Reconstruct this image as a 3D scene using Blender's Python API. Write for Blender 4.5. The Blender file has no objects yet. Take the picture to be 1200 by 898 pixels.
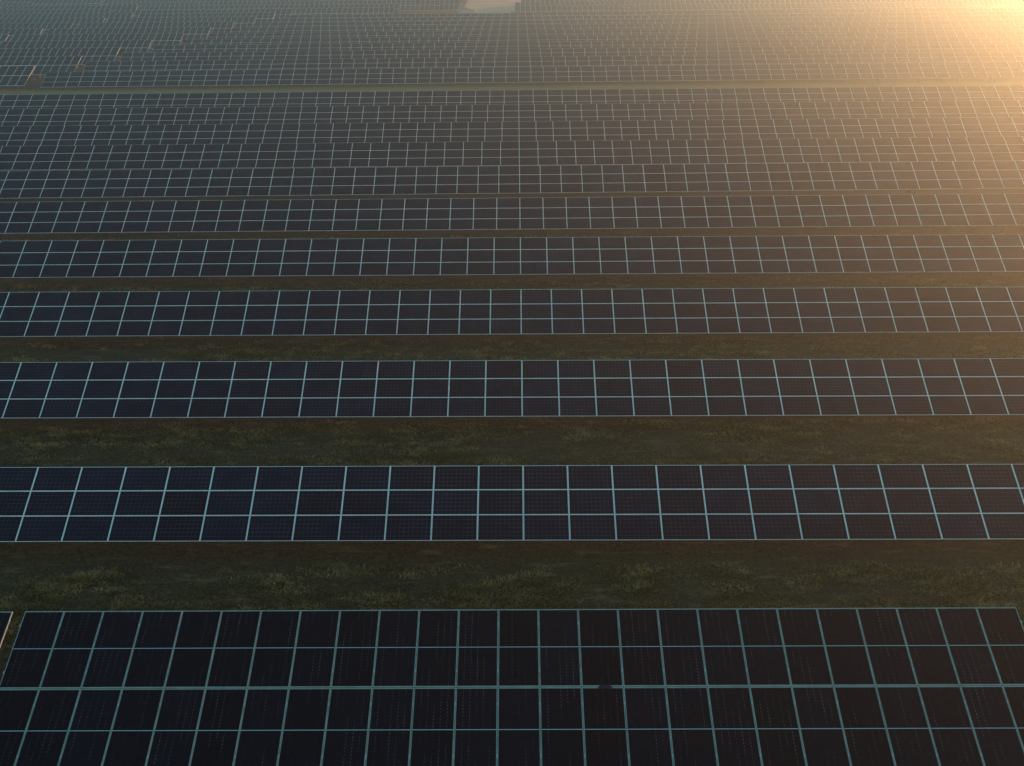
import bpy, math, random
import numpy as np
from mathutils import Matrix, Vector

R = math.radians
random.seed(7)
rng = np.random.default_rng(7)
scene = bpy.context.scene
col = scene.collection

# ------------------------------------------------------------------ camera
cam_data = bpy.data.cameras.new("camera")
cam = bpy.data.objects.new("camera", cam_data)
col.objects.link(cam)
FW = Vector((-0.00804845, 0.88863343, -0.45854755))
RT = Vector((0.99995027, 0.00445181, -0.00892387))
UP = Vector((0.00588868, 0.45859657, 0.88862507))
CAM_H = 20.9687
m = Matrix((RT, UP, -FW)).transposed().to_4x4()
m.translation = Vector((0, 0, CAM_H))
cam.matrix_world = m
cam_data.sensor_fit = 'HORIZONTAL'
cam_data.sensor_width = 36.0
cam_data.lens = 36.0 * 1075.45 / 1200.0
cam_data.clip_start = 0.5
cam_data.clip_end = 8000
scene.camera = cam

# ------------------------------------------------------------------ sky, sun, exposure
SUN_EL, SUN_AZ = R(5), R(41)
world = bpy.data.worlds.new("World")
scene.world = world
world.use_nodes = True
wn = world.node_tree.nodes
wl = world.node_tree.links
bg = wn["Background"]
sky = wn.new("ShaderNodeTexSky")
sky.sky_type = 'NISHITA'
sky.sun_disc = False
sky.sun_elevation = SUN_EL
sky.sun_rotation = SUN_AZ
sky.air_density = 1.0
sky.dust_density = 0.3
sky.ozone_density = 2.4
wl.new(sky.outputs[0], bg.inputs[0])
bg.inputs[1].default_value = .15

sun_d = bpy.data.lights.new("sun", 'SUN')
sun_d.energy = 5
sun_d.angle = R(0.5)
sun_d.color = (1.0, 0.33, 0.125)
sun = bpy.data.objects.new("sun", sun_d)
col.objects.link(sun)
sdir = Vector((math.sin(SUN_AZ) * math.cos(SUN_EL), math.cos(SUN_AZ) * math.cos(SUN_EL), math.sin(SUN_EL)))
sun.rotation_euler = sdir.to_track_quat('Z', 'Y').to_euler()
sun.location = (60, 80, 60)

scene.view_settings.view_transform = 'Standard'
scene.view_settings.look = 'None'
scene.view_settings.gamma = 1.0
scene.view_settings.use_curve_mapping = False
scene.view_settings.exposure = 1.42

scene.render.engine = 'CYCLES'
cy = scene.cycles
cy.use_denoising = True
cy.max_bounces = 4
cy.diffuse_bounces = 2
cy.glossy_bounces = 2
cy.transmission_bounces = 2
cy.volume_bounces = 0
cy.volume_step_rate = 4.0
cy.caustics_reflective = False
cy.caustics_refractive = False
cy.sample_clamp_indirect = 3.0

# ------------------------------------------------------------------ materials
def material(name):
    mt = bpy.data.materials.new(name)
    mt.use_nodes = True
    nt = mt.node_tree
    return mt, nt, nt.nodes["Principled BSDF"]

def N(nt, typ, **kw):
    n = nt.nodes.new(typ)
    for k, v in kw.items():
        setattr(n, k, v)
    return n

def math_node(nt, op, a, b=None, c=None):
    n = nt.nodes.new("ShaderNodeMath")
    n.operation = op
    for i, v in enumerate((a, b, c)):
        if v is None:
            continue
        if isinstance(v, (int, float)):
            n.inputs[i].default_value = v
        else:
            nt.links.new(v, n.inputs[i])
    return n.outputs[0]

def mix_rgb(nt, fac, a, b, blend='MIX'):
    n = nt.nodes.new("ShaderNodeMix")
    n.data_type = 'RGBA'
    n.blend_type = blend
    for i, v in ((0, fac), (6, a), (7, b)):
        if isinstance(v, (int, float)):
            n.inputs[i].default_value = v
        elif isinstance(v, tuple):
            n.inputs[i].default_value = (*v, 1) if len(v) == 3 else v
        else:
            nt.links.new(v, n.inputs[i])
    return n.outputs[2]

def noise(nt, vec, scale, detail=4, rough=0.6):
    n = nt.nodes.new("ShaderNodeTexNoise")
    n.inputs['Scale'].default_value = scale
    n.inputs['Detail'].default_value = detail
    n.inputs['Roughness'].default_value = rough
    nt.links.new(vec, n.inputs['Vector'])
    return n.outputs[0]

def ramp(nt, fac, lo, hi):
    n = nt.nodes.new("ShaderNodeMapRange")
    nt.links.new(fac, n.inputs[0])
    n.inputs[1].default_value = lo
    n.inputs[2].default_value = hi
    return n.outputs[0]

def scaled(nt, vec, sx, sy, sz):
    n = nt.nodes.new("ShaderNodeMapping")
    n.inputs['Scale'].default_value = (sx, sy, sz)
    nt.links.new(vec, n.inputs['Vector'])
    return n.outputs[0]

def cell_glass(name, nx, ny, base, line, line_w_u, line_w_v, diamond, mid_strip):
    """dark silicon cells under glass; UV runs 0..1 across one module"""
    mt, nt, b = material(name)
    uv = N(nt, "ShaderNodeUVMap").outputs[0]
    sep = N(nt, "ShaderNodeSeparateXYZ")
    nt.links.new(uv, sep.inputs[0])
    u, v = sep.outputs[0], sep.outputs[1]
    def edge(c, n):
        s = math_node(nt, 'MULTIPLY', c, n)
        r = math_node(nt, 'ROUND', s)
        return math_node(nt, 'ABSOLUTE', math_node(nt, 'SUBTRACT', s, r))
    eu, ev = edge(u, nx), edge(v, ny)
    lu = math_node(nt, 'LESS_THAN', eu, line_w_u)
    lv = math_node(nt, 'LESS_THAN', ev, line_w_v)
    pos = N(nt, "ShaderNodeNewGeometry").outputs['Position']
    oi = N(nt, "ShaderNodeObjectInfo").outputs['Random']
    big = noise(nt, pos, 0.35, 3)
    fine = noise(nt, pos, 9.0, 3)
    tone = mix_rgb(nt, ramp(nt, big, .3, .7), base, tuple(c * 1.5 for c in base))
    tone = mix_rgb(nt, math_node(nt, 'MULTIPLY', oi, .8), tone, tuple(c * 2.4 for c in base))
    # patchy visibility of the cell gaps, varied at random by position noise
    vis = math_node(nt, 'MULTIPLY', ramp(nt, noise(nt, pos, 1.3, 3), .38, .62), 1.0)
    lines = math_node(nt, 'MULTIPLY', math_node(nt, 'MAXIMUM', lu, lv), math_node(nt, 'MULTIPLY_ADD', vis, .65, .35))
    c = mix_rgb(nt, lines, tone, line)
    if diamond:
        # clipped corners: white backsheet diamonds at every second cell edge
        e2 = edge(v, ny)
        dm = math_node(nt, 'MULTIPLY', math_node(nt, 'LESS_THAN', eu, .035), math_node(nt, 'LESS_THAN', e2, .24))
        patch = ramp(nt, noise(nt, scaled(nt, pos, 2.6, .5, .5), 1.0, 3, .7), .47, .66)
        dm = math_node(nt, 'MULTIPLY', dm, math_node(nt, 'MULTIPLY', patch, diamond))
        c = mix_rgb(nt, dm, c, (.42, .42, .40))
    if mid_strip:
        dv = math_node(nt, 'ABSOLUTE', math_node(nt, 'SUBTRACT', v, .5))
        c = mix_rgb(nt, math_node(nt, 'LESS_THAN', dv, mid_strip), c, (.42, .60, .48))
    # film of dust that thickens towards nothing in particular
    c = mix_rgb(nt, math_node(nt, 'MULTIPLY', ramp(nt, fine, .45, .8), .05), c, (.16, .14, .11))
    nt.links.new(c, b.inputs['Base Color'])
    ro = math_node(nt, 'MULTIPLY_ADD', fine, .12, .12)
    nt.links.new(ro, b.inputs['Roughness'])
    b.inputs['IOR'].default_value = 1.45
    b.inputs['Specular IOR Level'].default_value = .07
    return mt

M_POLY = cell_glass("blue_black_cells", 10, 6, (.0018, .0048, .0105), (.15, .155, .155), .021, .026, 0, 0)
M_MONO = cell_glass("black_half_cut_cells", 6, 24, (.0022, .003, .0052), (.016, .016, .016), .009, .0, .55, .0042)

def metal(name, base, rough, metallic, var=.12):
    mt, nt, b = material(name)
    pos = N(nt, "ShaderNodeNewGeometry").outputs['Position']
    n = noise(nt, pos, 2.2, 4)
    c = mix_rgb(nt, ramp(nt, n, .3, .7), tuple(x * (1 - var) for x in base), tuple(min(1, x * (1 + var)) for x in base))
    nt.links.new(c, b.inputs['Base Color'])
    b.inputs['Metallic'].default_value = metallic
    b.inputs['Roughness'].default_value = rough
    return mt

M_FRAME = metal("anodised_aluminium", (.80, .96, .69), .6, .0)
M_FRAME_VIGNETTED = metal("vignetted_aluminium", (.26, .36, .25), .65, .0, .2)  # frame aluminium with edge vignetting painted into its colour
M_BACK = metal("white_backsheet", (.6, .6, .58), .6, 0)
M_STEEL = metal("galvanised_steel", (.14, .145, .145), .5, .6, .2)
M_CLAMP = metal("clamp_metal", (.42, .46, .42), .6, 0)
M_RUBBER = metal("black_rubber", (.012, .012, .012), .7, 0)

def ground_material():
    mt, nt, b = material("grassy_earth")
    pos = N(nt, "ShaderNodeNewGeometry").outputs['Position']
    st = scaled(nt, pos, .35, 1.6, 1)
    big = noise(nt, st, .35, 5, .62)
    mid = noise(nt, st, 1.6, 6, .68)
    fine = noise(nt, pos, 7.0, 6, .72)
    soil = mix_rgb(nt, ramp(nt, fine, .3, .7), (.006, .0045, .0022), (.075, .055, .026))
    grass = mix_rgb(nt, ramp(nt, fine, .3, .72), (.006, .0065, .0018), (.120, .098, .030))
    straw = (.24, .19, .08)
    c = mix_rgb(nt, ramp(nt, big, .28, .46), soil, grass)
    c = mix_rgb(nt, math_node(nt, 'MULTIPLY', ramp(nt, mid, .54, .70), .6), c, straw)
    # the wide track between the two blocks: flatter, yellower grass
    sep = N(nt, "ShaderNodeSeparateXYZ")
    nt.links.new(pos, sep.inputs[0])
    wob = math_node(nt, 'MULTIPLY_ADD', big, 3.0, sep.outputs[1])
    inr = math_node(nt, 'MULTIPLY', ramp(nt, wob, 111.5, 114.0), math_node(nt, 'SUBTRACT', 1.0, ramp(nt, wob, 127.5, 130.0)))
    trk = mix_rgb(nt, ramp(nt, mid, .35, .65), (.20, .20, .06), (.36, .32, .12))
    c = mix_rgb(nt, math_node(nt, 'MULTIPLY', inr, .9), c, trk)
    nt.links.new(c, b.inputs['Base Color'])
    b.inputs['Roughness'].default_value = .95
    b.inputs['Specular IOR Level'].default_value = .15
    bm = N(nt, "ShaderNodeBump")
    bm.inputs['Strength'].default_value = 1.0
    bm.inputs['Distance'].default_value = .12
    h = math_node(nt, 'ADD', fine, math_node(nt, 'MULTIPLY', mid, 1.5))
    nt.links.new(h, bm.inputs['Height'])
    nt.links.new(bm.outputs[0], b.inputs['Normal'])
    return mt

def sand_material():
    mt, nt, b = material("pale_sand")
    pos = N(nt, "ShaderNodeNewGeometry").outputs['Position']
    st = scaled(nt, pos, .08, .5, 1)
    n1, n2 = noise(nt, st, 1.0, 5), noise(nt, pos, 2.5, 5)
    c = mix_rgb(nt, ramp(nt, n1, .35, .65), (.26, .26, .13), (.36, .35, .19))
    c = mix_rgb(nt, math_node(nt, 'MULTIPLY', ramp(nt, n2, .5, .8), .3), c, (.22, .20, .12))
    nt.links.new(c, b.inputs['Base Color'])
    b.inputs['Roughness'].default_value = .95
    return mt

def blade_material(name, lo, hi, dry):
    mt, nt, b = material(name)
    pos = N(nt, "ShaderNodeNewGeometry").outputs['Position']
    n1 = noise(nt, scaled(nt, pos, .5, 1.5, 1), 1.1, 4)
    n2 = noise(nt, pos, 14, 2)
    c = mix_rgb(nt, ramp(nt, n2, .38, .66), lo, hi)
    c = mix_rgb(nt, ramp(nt, n1, .45, .65), c, dry)
    nt.links.new(c, b.inputs['Base Color'])
    b.inputs['Roughness'].default_value = .8
    b.inputs['Specular IOR Level'].default_value = .2
    tr = N(nt, "ShaderNodeBsdfTranslucent")
    nt.links.new(c, tr.inputs[0])
    mx = N(nt, "ShaderNodeMixShader")
    mx.inputs[0].default_value = .35
    nt.links.new(b.outputs[0], mx.inputs[1])
    nt.links.new(tr.outputs[0], mx.inputs[2])
    nt.links.new(mx.outputs[0], nt.nodes["Material Output"].inputs[0])
    return mt

M_GROUND = ground_material()
M_SAND = sand_material()
M_BLADE = blade_material("grass_blades", (.03, .032, .008), (.30, .27, .07), (.44, .35, .12))
M_WEED = blade_material("weed_leaves", (.012, .020, .008), (.035, .05, .018), (.03, .035, .014))

# ------------------------------------------------------------------ terrain
TY = np.array([-400, 100, 125, 137, 146, 155, 164, 173, 182, 191, 200, 212, 4000], float)
TZ = np.array([0, 0, 0, 0, -.07, -.2, -.39, -.44, -.49, -.58, -.75, -1.0, -1.0], float)
def ground_z(x, y):
    x = np.asarray(x, float); y = np.asarray(y, float)
    w = np.clip((x + 66) / 26, 0, 1)
    w = w * w * (3 - 2 * w)
    return np.interp(y, TY, TZ) * w

def smooth_noise(shape, cells, r):
    """value noise on a grid"""
    g = r.random((cells[0] + 2, cells[1] + 2))
    a = np.linspace(0, cells[0], shape[0]); b = np.linspace(0, cells[1], shape[1])
    ia, ib = a.astype(int), b.astype(int)
    fa, fb = a - ia, b - ib
    fa = fa * fa * (3 - 2 * fa); fb = fb * fb * (3 - 2 * fb)
    A = g[np.ix_(ia, ib)]; B = g[np.ix_(ia + 1, ib)]; C = g[np.ix_(ia, ib + 1)]; D = g[np.ix_(ia + 1, ib + 1)]
    fa = fa[:, None]; fb = fb[None, :]
    return A * (1 - fa) * (1 - fb) + B * fa * (1 - fb) + C * (1 - fa) * fb + D * fa * fb

def mesh_from(name, verts, faces, mats, face_mat=None, uvs=None, smooth=False):
    """verts (n,3), faces (m,4) or list; one mesh data block"""
    me = bpy.data.meshes.new(name)
    if isinstance(faces, np.ndarray):
        nv, nf, k = len(verts), len(faces), faces.shape[1]
        me.vertices.add(nv)
        me.vertices.foreach_set("co", np.asarray(verts, np.float32).ravel())
        me.loops.add(nf * k)
        me.loops.foreach_set("vertex_index", faces.astype(np.int32).ravel())
        me.polygons.add(nf)
        me.polygons.foreach_set("loop_start", np.arange(0, nf * k, k, dtype=np.int32))
        me.polygons.foreach_set("loop_total", np.full(nf, k, dtype=np.int32))
    else:
        me.from_pydata([tuple(v) for v in verts], [], faces)
    for mt in mats:
        me.materials.append(mt)
    if face_mat is not None:
        me.polygons.foreach_set("material_index", np.asarray(face_mat, np.int32))
    if uvs is not None:
        l = me.uv_layers.new(name="UVMap")
        l.data.foreach_set("uv", np.asarray(uvs, np.float32).ravel())
    me.polygons.foreach_set("use_smooth", np.full(len(me.polygons), bool(smooth)))
    me.update(calc_edges=True)
    return me

def link(name, me, parent=None):
    o = bpy.data.objects.new(name, me)
    col.objects.link(o)
    o.parent = parent
    return o

def tag(o, label=None, category=None, group=None, kind=None):
    for k, v in (("label", label), ("category", category), ("group", group), ("kind", kind)):
        if v:
            o[k] = v
    return o

# ground sheet: one mesh, fine near the camera, coarse to the horizon
def axis(*segs):
    out = [segs[0][0]]
    for a, b, n in segs:
        out += list(np.linspace(a, b, n + 1)[1:])
    return np.array(out)
gx = axis((-2500, -300, 22), (-300, -70, 46), (-70, 70, 560), (70, 300, 46), (300, 2500, 22))
gy = axis((-600, -60, 12), (-60, 10, 20), (10, 76, 330), (76, 300, 224), (300, 2800, 40))
GX, GY = np.meshgrid(gx, gy)
bump = smooth_noise(GX.shape, (160, 90), rng) * .5 + smooth_noise(GX.shape, (330, 200), rng) * .35 + smooth_noise(GX.shape, (600, 420), rng) * .25
near = np.clip((78 - GY) / 10, 0, 1) * np.clip((GY - 8) / 4, 0, 1) * np.clip((70 - np.abs(GX)) / 6, 0, 1)
GZ = ground_z(GX, GY) + (bump - .55) * .16 * near
ny_, nx_ = GX.shape
idx = np.arange(ny_ * nx_).reshape(ny_, nx_)
f = np.stack([idx[:-1, :-1], idx[:-1, 1:], idx[1:, 1:], idx[1:, :-1]], -1).reshape(-1, 4)
g = link("ground", mesh_from("ground", np.stack([GX, GY, GZ], -1).reshape(-1, 3), f, [M_GROUND], smooth=True))
tag(g, "rough dark grass and bare earth under the panel rows", "ground", kind="structure")

# sandy yard: a stepped sheet just above the ground (steps follow the panel block's corner)
def sheet(name, rects, z, mt, label):
    vs, fs = [], []
    for (x0, x1, y0, y1) in rects:
        n = len(vs)
        xs = np.linspace(x0, x1, 12); ys = np.linspace(y0, y1, 3)
        for yy in ys:
            for xx in xs:
                vs.append((xx, yy, float(ground_z(xx, yy)) + z))
        for j in range(2):
            for i in range(11):
                a = n + j * 12 + i
                fs.append((a, a + 1, a + 13, a + 12))
    o = link(name, mesh_from(name, vs, fs, [mt]))
    tag(o, label, "yard", kind="structure")
    return o
sheet("sand_yard", [(-26.6, -2.2, 211.5, 229.2), (-13.4, -1.6, 229.2, 238), (-13.4, .2, 238, 247), (-13.4, 1.8, 247, 300)], .03, M_SAND,
      "pale sandy yard left bare between the farthest panels")
sheet("sand_field", [(103, 260, 208, 226), (96, 260, 191, 208), (110, 260, 226, 300)], .03, M_SAND,
      "pale open ground at the far right corner")

# ------------------------------------------------------------------ solar modules
def box(vs, fs, x0, x1, y0, y1, z0, z1):
    n = len(vs)
    vs += [(x0, y0, z0), (x1, y0, z0), (x1, y1, z0), (x0, y1, z0), (x0, y0, z1), (x1, y0, z1), (x1, y1, z1), (x0, y1, z1)]
    fs += [(n, n + 3, n + 2, n + 1), (n + 4, n + 5, n + 6, n + 7), (n, n + 1, n + 5, n + 4), (n + 1, n + 2, n + 6, n + 5),
           (n + 2, n + 3, n + 7, n + 6), (n + 3, n, n + 4, n + 7)]

def glass_geo(w, h, fr, fh):
    """laminate: glass face with cells (material 0) over a white backsheet (material 1)"""
    a, c = w / 2 - fr, h / 2 - fh
    vs = [(-a, -c, -.002), (a, -c, -.002), (a, c, -.002), (-a, c, -.002), (-a, -c, -.009), (a, -c, -.009), (a, c, -.009), (-a, c, -.009)]
    fs = [(0, 1, 2, 3), (4, 7, 6, 5)]
    return vs, fs, [0, 1], [(0, 0), (1, 0), (1, 1), (0, 1)] * 2

def frame_geo(w, h, fr, fh):
    vs, fs = [], []
    a, c = w / 2, h / 2
    box(vs, fs, -a, a, -c, -c + fh, -.035, 0)
    box(vs, fs, -a, a, c - fh, c, -.035, 0)
    box(vs, fs, -a, -a + fr, -c + fh, c - fh, -.035, 0)
    box(vs, fs, a - fr, a, -c + fh, c - fh, -.035, 0)
    return vs, fs

def module_meshes(tag_, w, h, fr, fh, mglass, mframe):
    gv, gf, gm, guv = glass_geo(w, h, fr, fh)
    fv, ff = frame_geo(w, h, fr, fh)
    glass = mesh_from(tag_ + "_laminate", np.array(gv), np.array(gf), [mglass, M_BACK], gm, guv)
    frame = mesh_from(tag_ + "_frame", np.array(fv), np.array(ff), [mframe])
    n = len(gv)
    av = np.array(gv + fv)
    af = np.array(gf + [tuple(i + n for i in q) for q in ff])
    am = gm + [2] * len(ff)
    auv = guv + [(0, 0)] * (4 * len(ff))
    whole = mesh_from(tag_ + "_module", av, af, [mglass, M_BACK, mframe], am, auv)
    return dict(glass=glass, frame=frame, whole=whole, av=av, af=af, am=np.array(am), auv=np.array(auv), mats=[mglass, M_BACK, mframe], w=w, h=h)

LAND = module_meshes("landscape", 1.662, .995, .0245, .0155, M_POLY, M_FRAME)       # three deep, landscape
LAND.update(pw=1.67, ph=1.008, n=3, slope=3.008, zlow=.8, beta=math.degrees(.5300))
PORT = module_meshes("portrait", 1.140, 2.278, .022, .031, M_MONO, M_FRAME)       # two deep, portrait
PORT.update(pw=1.154, ph=2.298, n=2, slope=4.576, zlow=.97, beta=24.33)

# the foreground tables get a darker frame colour, imitating vignetting at the bottom edge
PORT_F = dict(PORT)
PORT_F.update({k: PORT[k].copy() for k in ("glass", "frame", "whole")})
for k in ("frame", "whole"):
    PORT_F[k].materials[-1] = M_FRAME_VIGNETTED
PORT_F['mats'] = [M_MONO, M_BACK, M_FRAME_VIGNETTED]

def support_mesh(K, x0, x1):
    """posts, rafters and purlins of one mounting table; local frame = ground level under the low edge"""
    be = R(K['beta']); cb, sb = math.cos(be), math.sin(be)
    S = K['slope']
    vs, fs = [], []
    def sbox(xa, xb, sa, sb_, za, zb):          # box given along the slope
        n = len(vs)
        box(vs, fs, xa, xb, sa, sb_, za, zb)
        for i in range(n, len(vs)):
            x, y, z = vs[i]
            vs[i] = (x, y * cb - z * sb, K['zlow'] + y * sb + z * cb)
    for k in range(K['n']):
        for q in (.22, .78):
            c = K['ph'] * (k + q)
            sbox(x0 + .02, x1 - .02, c - .025, c + .025, -.085, -.037)
    step = 3 * 1.67
    nn = max(1, int((x1 - x0) / step))
    for i in range(nn + 1):
        x = x0 + 2.0 + (x1 - x0 - 4.0) * i / nn
        sbox(x - .03, x + .03, .15, S - .15, -.19, -.087)
        for q in (.48, .90):
            yy = S * q * cb; zz = K['zlow'] + S * q * sb - .19
            box(vs, fs, x - .035, x + .035, yy - .05, yy + .05, -1.0, zz)
    return mesh_from("support", np.array(vs), np.array(fs), [M_STEEL])

def many_modules(K, cells):
    """one mesh of all modules listed as (column, tier), local coordinates of the table"""
    be = R(K['beta']); cb, sb = math.cos(be), math.sin(be)
    av = K['av']; V, F, Mi, U = [], [], [], []
    nv = len(av)
    for i, (xc, k) in enumerate(cells):
        s = K['ph'] * (k + .5) - .005
        x = av[:, 0] + xc
        y = s * cb + av[:, 1] * cb - av[:, 2] * sb
        z = K['zlow'] + s * sb + av[:, 1] * sb + av[:, 2] * cb
        V.append(np.stack([x, y, z], 1)); F.append(K['af'] + i * nv); Mi.append(K['am']); U.append(K['auv'])
    return mesh_from("modules", np.concatenate(V), np.concatenate(F), K['mats'], np.concatenate(Mi), np.concatenate(U))

def table(K, xs, ylow, tilt, z, label, group, detail, jitter=.10, base_x=None):
    """one mounting table; xs = left edges of its module columns"""
    root = bpy.data.objects.new("solar_table", None)
    root.empty_display_size = .5
    col.objects.link(root)
    bx = (xs[0] + xs[-1] + K['pw']) / 2
    root.location = (bx, ylow, z + tilt * bx)
    root.rotation_euler = (0, -math.atan(tilt), 0)
    tag(root, label, "solar table", group)
    be = R(K['beta']); cb, sb = math.cos(be), math.sin(be)
    cent = [(x + K['pw'] / 2 - bx, k) for x in xs for k in range(K['n'])]
    cent.sort(key=lambda c: abs(c[0] + bx + .0))
    ind = cent[:99] if detail else []
    rest = cent[len(ind):]
    for (xc, k) in ind:
        s = K['ph'] * (k + .5) - .005
        p = link("solar_panel", K['glass'] if detail == 2 else K['whole'], root)
        p.location = (xc, s * cb, K['zlow'] + s * sb)
        p.rotation_euler = (be + R(random.uniform(-jitter, jitter)), R(random.uniform(-jitter, jitter)) * .6, 0)
        if detail == 2:
            link("frame", K['frame'], p)
    if rest:
        o = link("solar_panels", many_modules(K, rest), root)
        o['kind'] = "stuff"
    link("support_frame", support_mesh(K, xs[0] - bx, xs[-1] + K['pw'] - bx), root)
    return root

X0 = .1154
def land_xs(c0, c1):
    return [X0 + 1.67 * c for c in range(c0, c1)]
RY = [26.7656, 35.8429, 44.8486, 53.8299, 62.8715, 71.8603, 80.8613, 89.8737, 98.8714, 107.8914]
RG = [-.0023, -.0024, -.0015, -.0007, .0009, .0024, .0014, .0008, .0004, .0006]
RZ = [-.0166, -.0043, -.0227, -.0039, .0135, .1027, .0853, .012, -.0032, -.0359]
ORD = ["first", "second", "third", "fourth", "fifth", "sixth", "seventh", "eighth", "ninth", "tenth", "eleventh", "twelfth",
       "thirteenth", "fourteenth", "fifteenth", "sixteenth", "seventeenth"]
near_labels = [
    "dark panel row three deep, first one behind the foreground table",
    "dark panel row three deep, second one behind the foreground table",
    "dark panel row three deep, third one behind the foreground table",
    "dark panel row three deep, fourth one behind the foreground table",
    "dark panel row three deep, fifth one behind the foreground table",
    "sixth panel row behind the foreground table, last with open grass before it",
    "fourth panel row on the near side of the grass track, its low edge hidden",
    "third panel row on the near side of the grass track, its low edge hidden",
    "second panel row on the near side of the grass track, its low edge hidden",
    "panel row along the near side of the wide grass track",
]
G_NEAR = "long panel rows between the foreground and the grass track"
G_FAR = "panel rows beyond the grass track"
G_LEFT = "two-deep portrait panel tables in the far left block"
G_RIGHT = "two-deep portrait panel tables behind the sandy yard"

# foreground tables, portrait modules two deep
FGX = -14.491
fg_low = 16.55
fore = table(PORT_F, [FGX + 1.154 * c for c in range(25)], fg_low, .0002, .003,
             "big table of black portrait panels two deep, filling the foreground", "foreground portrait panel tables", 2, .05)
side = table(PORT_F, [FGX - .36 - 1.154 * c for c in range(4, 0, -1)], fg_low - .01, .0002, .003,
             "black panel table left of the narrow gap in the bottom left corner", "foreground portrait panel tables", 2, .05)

# clamps that hold the foreground modules, and a rubber cover over the joint
vs, fs = [], []
box(vs, fs, -.017, .017, -.035, .035, -.01, .006)
box(vs, fs, -.008, .008, -.008, .008, .006, .014)
ME_CLAMP = mesh_from("clamp", np.array(vs), np.array(fs), [M_CLAMP])
be = R(PORT['beta'])
def on_table(root, o, x, s, z):
    o.parent = root
    o.location = (x - root.location.x, s * math.cos(be) - z * math.sin(be), PORT['zlow'] + s * math.sin(be) + z * math.cos(be))
    o.rotation_euler = (be, 0, 0)
for c in range(0, 26):
    for s in (2.298 * .20, 2.298 * .80, 2.298 * 1.20, 2.298 * 1.80):
        if c in (0, 25) and s < 2.2:
            continue
        o = link("clamp", ME_CLAMP, None)
        on_table(fore, o, FGX + 1.154 * c, s, 0)
o = link("clamp", ME_CLAMP, None)
on_table(side, o, FGX - .36, 2.298 * 1.86, 0)
vs, fs = [], []
box(vs, fs, -.16, .16, -.052, .052, -.02, .012)
box(vs, fs, -.055, .055, -.06, .03, .012, .03)
for q in (-.16, .16):
    box(vs, fs, q - .04, q + .04, -.052, .0, -.02, .009)
cover = link("joint_cover", mesh_from("joint_cover", np.array(vs), np.array(fs), [M_RUBBER]))
on_table(fore, cover, 2.31, 2.293, 0)

# long landscape rows
def half_cols(y):
    return int(((y + 8) * .60 + 4) / 1.67) + 4
for i in range(10):
    h = half_cols(RY[i])
    table(LAND, land_xs(-h, h), RY[i], RG[i], RZ[i], near_labels[i], G_NEAR, 2 if i < 3 else 1)

# beyond the track: right block whose left ends step along the diagonal aisle
LEFT_END = [-38, -37, -36, -35, -34, -33, -32, -31, -30, -29]
for i in range(10):
    y = 125.97 + 9 * i
    h = half_cols(y)
    z = float(np.interp(y, TY, TZ))
    lab = ("panel row along the far side of the grass track, starting right of the diagonal aisle" if i == 0 else
           "last landscape panel row, right in front of the sandy yard" if i == 9 else
           "%s panel row back from the grass track, right of the diagonal aisle" % ORD[i])
    table(LAND, land_xs(LEFT_END[i], h), y, .0018 * (1 - i / 12) if i < 3 else .0006, z - (.12 if i == 0 else .04), lab, G_FAR, 1 if i < 5 else 0)

# far left block: portrait tables two deep, with narrow breaks
GAPS = {4: [-86.1], 5: [-84.4], 6: [-82.9], 7: [-80.5], 8: [-108.1, -78.4], 9: [-86.5], 10: [-115.0, -84.0], 11: [-111.6], 12: [-99.2]}
ENDS = [-64.9, -62.4, -60.4, -58.7, -56.5, -54.6, -52.9, -51.2, -49.5, -47.9, -27.2, -27.2, -13.9, -13.9, -13.9, -13.9]
LEFTS = []
for i in range(16):
    y = 124.9 + 9.03 * i
    lim = -(y * .60 + 14)
    cuts = sorted(GAPS.get(i, []))
    bounds = []
    hi = ENDS[i]
    for c in reversed(cuts):
        bounds.append((c + .2, hi)); hi = c - .2
    bounds.append((lim, hi))
    nb = len(bounds)
    for j, (a, b) in enumerate(bounds):
        n = int((b - a) / 1.154)
        xs = [b - 1.154 * (k + 1) for k in range(n)][::-1]
        mid = (xs[0] + xs[-1]) / 2
        # tables far from the block's edge follow the local ground
        z = float(ground_z(mid, y)) if j else float(ground_z(b - 8, y))
        where = "" if nb == 1 else (", right of its narrow break" if j == 0 else
                                    ", left of its narrow break" if nb == 2 else
                                    ", between its two breaks" if j == 1 else ", left of both its breaks")
        if i == 0:
            lab = "front portrait panel table beside the grass track, left of the diagonal aisle"
        elif i < 10:
            lab = "%s table back from the track left of the aisle%s" % (ORD[i], where)
        elif i < 12:
            lab = "%s table left of the sandy yard%s" % ("near" if i == 10 else "next", where)
        else:
            lab = "%s table back behind the kiosk%s" % (ORD[i - 12], where)
        table(PORT, xs, y, 0.0, z, lab, G_LEFT, 1 if (i < 4) else 0)

# block behind the last landscape row, right of the yard
YSTART = [-.5, -.5, .9, 2.6, 4.2, 5.8]
for i in range(6):
    y = 216.2 + 9 * i
    x0 = YSTART[i]
    x1 = y * .60 + 10 if i > 1 else 100
    n = int((x1 - x0) / 1.154)
    table(PORT, [x0 + 1.154 * k for k in range(n)], y, .0003, -1.0,
          "%s portrait table beyond the last landscape row, right of the sandy yard" % ORD[i], G_RIGHT, 0)

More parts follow.
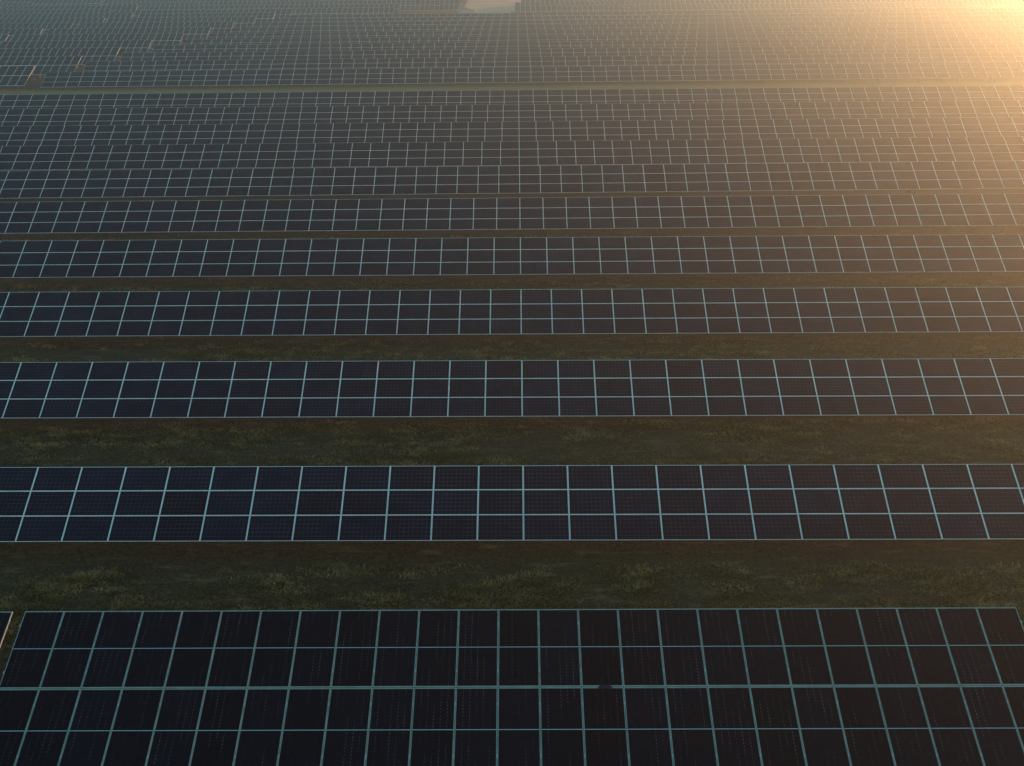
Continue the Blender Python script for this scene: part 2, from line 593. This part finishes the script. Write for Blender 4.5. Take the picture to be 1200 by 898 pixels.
# ------------------------------------------------------------------ kiosk in the sandy yard
M_WALL = metal("kiosk_render", (.52, .47, .38), .8, 0, .08)
M_ROOF = metal("kiosk_roof_sheet", (.17, .15, .125), .7, 0, .15)
M_DOOR = metal("kiosk_door_paint", (.34, .33, .29), .6, 0, .1)
kx, ky, kz = -11.25, 215.4, float(ground_z(-11.2, 216))
kiosk = bpy.data.objects.new("kiosk", None); col.objects.link(kiosk)
kiosk.location = (kx, ky, kz)
tag(kiosk, "small pale transformer kiosk with low gable roof standing in the sandy yard", "kiosk")
vs, fs = [], []
box(vs, fs, -1.75, 1.75, 0, 2.6, -.2, 2.35)
n = len(vs); vs += [(-1.75, 0, 2.35), (1.75, 0, 2.35), (0, 0, 2.85), (-1.75, 2.6, 2.35), (1.75, 2.6, 2.35), (0, 2.6, 2.85)]
fs2 = [tuple(q) for q in fs] + [(n, n + 1, n + 2), (n + 3, n + 5, n + 4)]
wall = link("wall", mesh_from("wall", vs, fs2, [M_WALL]), kiosk)
vs = []
for y_ in (-.25, 2.85):
    vs += [(-2.05, y_, 2.32), (0, y_, 2.91), (2.05, y_, 2.32), (2.05, y_, 2.42), (0, y_, 3.02), (-2.05, y_, 2.42)]
fs = [(0, 1, 4, 5), (1, 2, 3, 4), (6, 11, 10, 7), (7, 10, 9, 8), (0, 6, 7, 1), (1, 7, 8, 2), (5, 4, 10, 11), (4, 3, 9, 10), (0, 5, 11, 6), (2, 8, 9, 3)]
roof = link("roof", mesh_from("roof", vs, fs, [M_ROOF]), kiosk)
vs, fs = [], []
box(vs, fs, -.9, -.02, -.04, -.003, 0, 2.0); box(vs, fs, .02, .9, -.04, -.003, 0, 2.0)
door = link("door", mesh_from("door", vs, fs, [M_DOOR]), kiosk)
vs, fs = [], []
box(vs, fs, 1.15, 1.55, -.05, -.003, 1.2, 1.6)
for k in range(4):
    box(vs, fs, 1.17, 1.53, -.07, -.052, 1.24 + .09 * k, 1.28 + .09 * k)
link("vent", mesh_from("vent", vs, fs, [M_DOOR]), kiosk)
vs, fs = [], []
box(vs, fs, 1.78, 1.88, .2, .3, -.2, 2.5)
link("drain_pipe", mesh_from("pipe", vs, fs, [M_CLAMP]), kiosk)

# ------------------------------------------------------------------ grass between the rows
def blades(name, px, py, hgt, nb, mt, spread, width=.02):
    n = len(px)
    pz = ground_z(px, py)
    P = np.repeat(np.stack([px, py, pz], 1), nb, 0)
    H = np.repeat(hgt, nb) * rng.uniform(.45, 1.1, n * nb)
    a = rng.uniform(0, 2 * np.pi, n * nb)
    off = rng.normal(0, 1, (n * nb, 2)) * spread
    base = P + np.c_[off, np.full(n * nb, -.03)]
    lean = rng.normal(0, .55, (n * nb, 2)) * H[:, None] + off * .6 + np.array([.10, -.05]) * H[:, None]
    wv = np.stack([np.cos(a), np.sin(a), np.zeros(n * nb)], 1) * (width * rng.uniform(.6, 1.5, n * nb))[:, None]
    midp = base + np.c_[lean * .35, H * .6]
    tip = base + np.c_[lean, H]
    V = np.stack([base - wv, base + wv, midp + wv * .7, tip, midp - wv * .7], 1).reshape(-1, 3)
    i = np.arange(n * nb)[:, None] * 5
    F = np.concatenate([i + np.array([[0, 1, 2]]), i + np.array([[0, 2, 4]]), i + np.array([[4, 2, 3]])], 1).reshape(-1, 3)
    return link(name, mesh_from(name, V, F, [mt]))

strips = [(20.0, 26.2, 26)] + [(RY[i] + 2.2, RY[i + 1] + .9, None) for i in range(5)]
PX, PY, PH = [], [], []
for k, (y0, y1, _) in enumerate(strips):
    half = y1 * .58 + 7
    area = 2 * half * (y1 - y0)
    dens = (75, 60, 40, 26, 18, 12)[k]
    n = int(area * dens)
    x = rng.uniform(-half, half, n); y = rng.uniform(y0, y1, n)
    # clumping: streaky value noise
    g1 = smooth_noise((400, 60), (int(half * 1.1), 6), rng)
    g2 = smooth_noise((400, 60), (int(half * 2.8), 14), rng)
    v = (.55 * g1 + .45 * g2)[np.clip(((x + half) / (2 * half) * 399).astype(int), 0, 399), np.clip(((y - y0) / (y1 - y0) * 59).astype(int), 0, 59)]
    keep = rng.random(n) < np.clip((v - .32) / .26, .10, 1)
    x, y, v = x[keep], y[keep], v[keep]
    PX.append(x); PY.append(y); PH.append(.06 + .24 * np.clip(v - .30, 0, 1) * rng.uniform(.6, 1.5, len(x)))
PX, PY, PH = np.concatenate(PX), np.concatenate(PY), np.concatenate(PH)
gr = blades("grass", PX, PY, PH, 6, M_BLADE, .08, .02)
tag(gr, "tufts of dull dry grass in the strips between the rows", "grass", kind="stuff")

# a few dark weeds on the track
spots = [(-66.2, 119.2, .7, "dark low weed clump at the left end of the grass track, widest of them"),
         (-58.5, 121.5, .30, "small dark weed on the track, leftmost of the small ones"),
         (-55.5, 121.8, .26, "small dark weed on the grass track below the second column of panels"),
         (-50.5, 121.6, .28, "small dark weed on the grass track, third small one from the left"),
         (-44.5, 121.9, .24, "small dark weed on the grass track, fourth small one from the left"),
         (-1.5, 121.2, .3, "small dark weed near the middle of the grass track")]
for (x, y, s, lab) in spots:
    n = int(30 + 90 * s)
    o = blades("weed_clump", x + rng.normal(0, s * .9, n), y + rng.normal(0, s * .35, n), np.full(n, s * .8 + .1), 4, M_WEED, .08, .035)
    tag(o, lab, "weed", "weeds on the grass track")

# ------------------------------------------------------------------ haze: even air that the low sun lights from the upper right
vs, fs = [], []
box(vs, fs, -2600, 2600, -700, 2900, -2.6, 24)
hz, nt, b = material("haze_air")
nt.nodes.remove(b)
pv = N(nt, "ShaderNodeVolumePrincipled")
pv.inputs['Color'].default_value = (.52, .86, .94, 1)
pv.inputs['Density'].default_value = .00195
pv.inputs['Anisotropy'].default_value = .83
nt.links.new(pv.outputs[0], nt.nodes["Material Output"].inputs['Volume'])
h = link("haze", mesh_from("haze", np.array(vs), np.array(fs), [hz]))
tag(h, "warm haze thickening towards the upper right", "haze", kind="stuff")
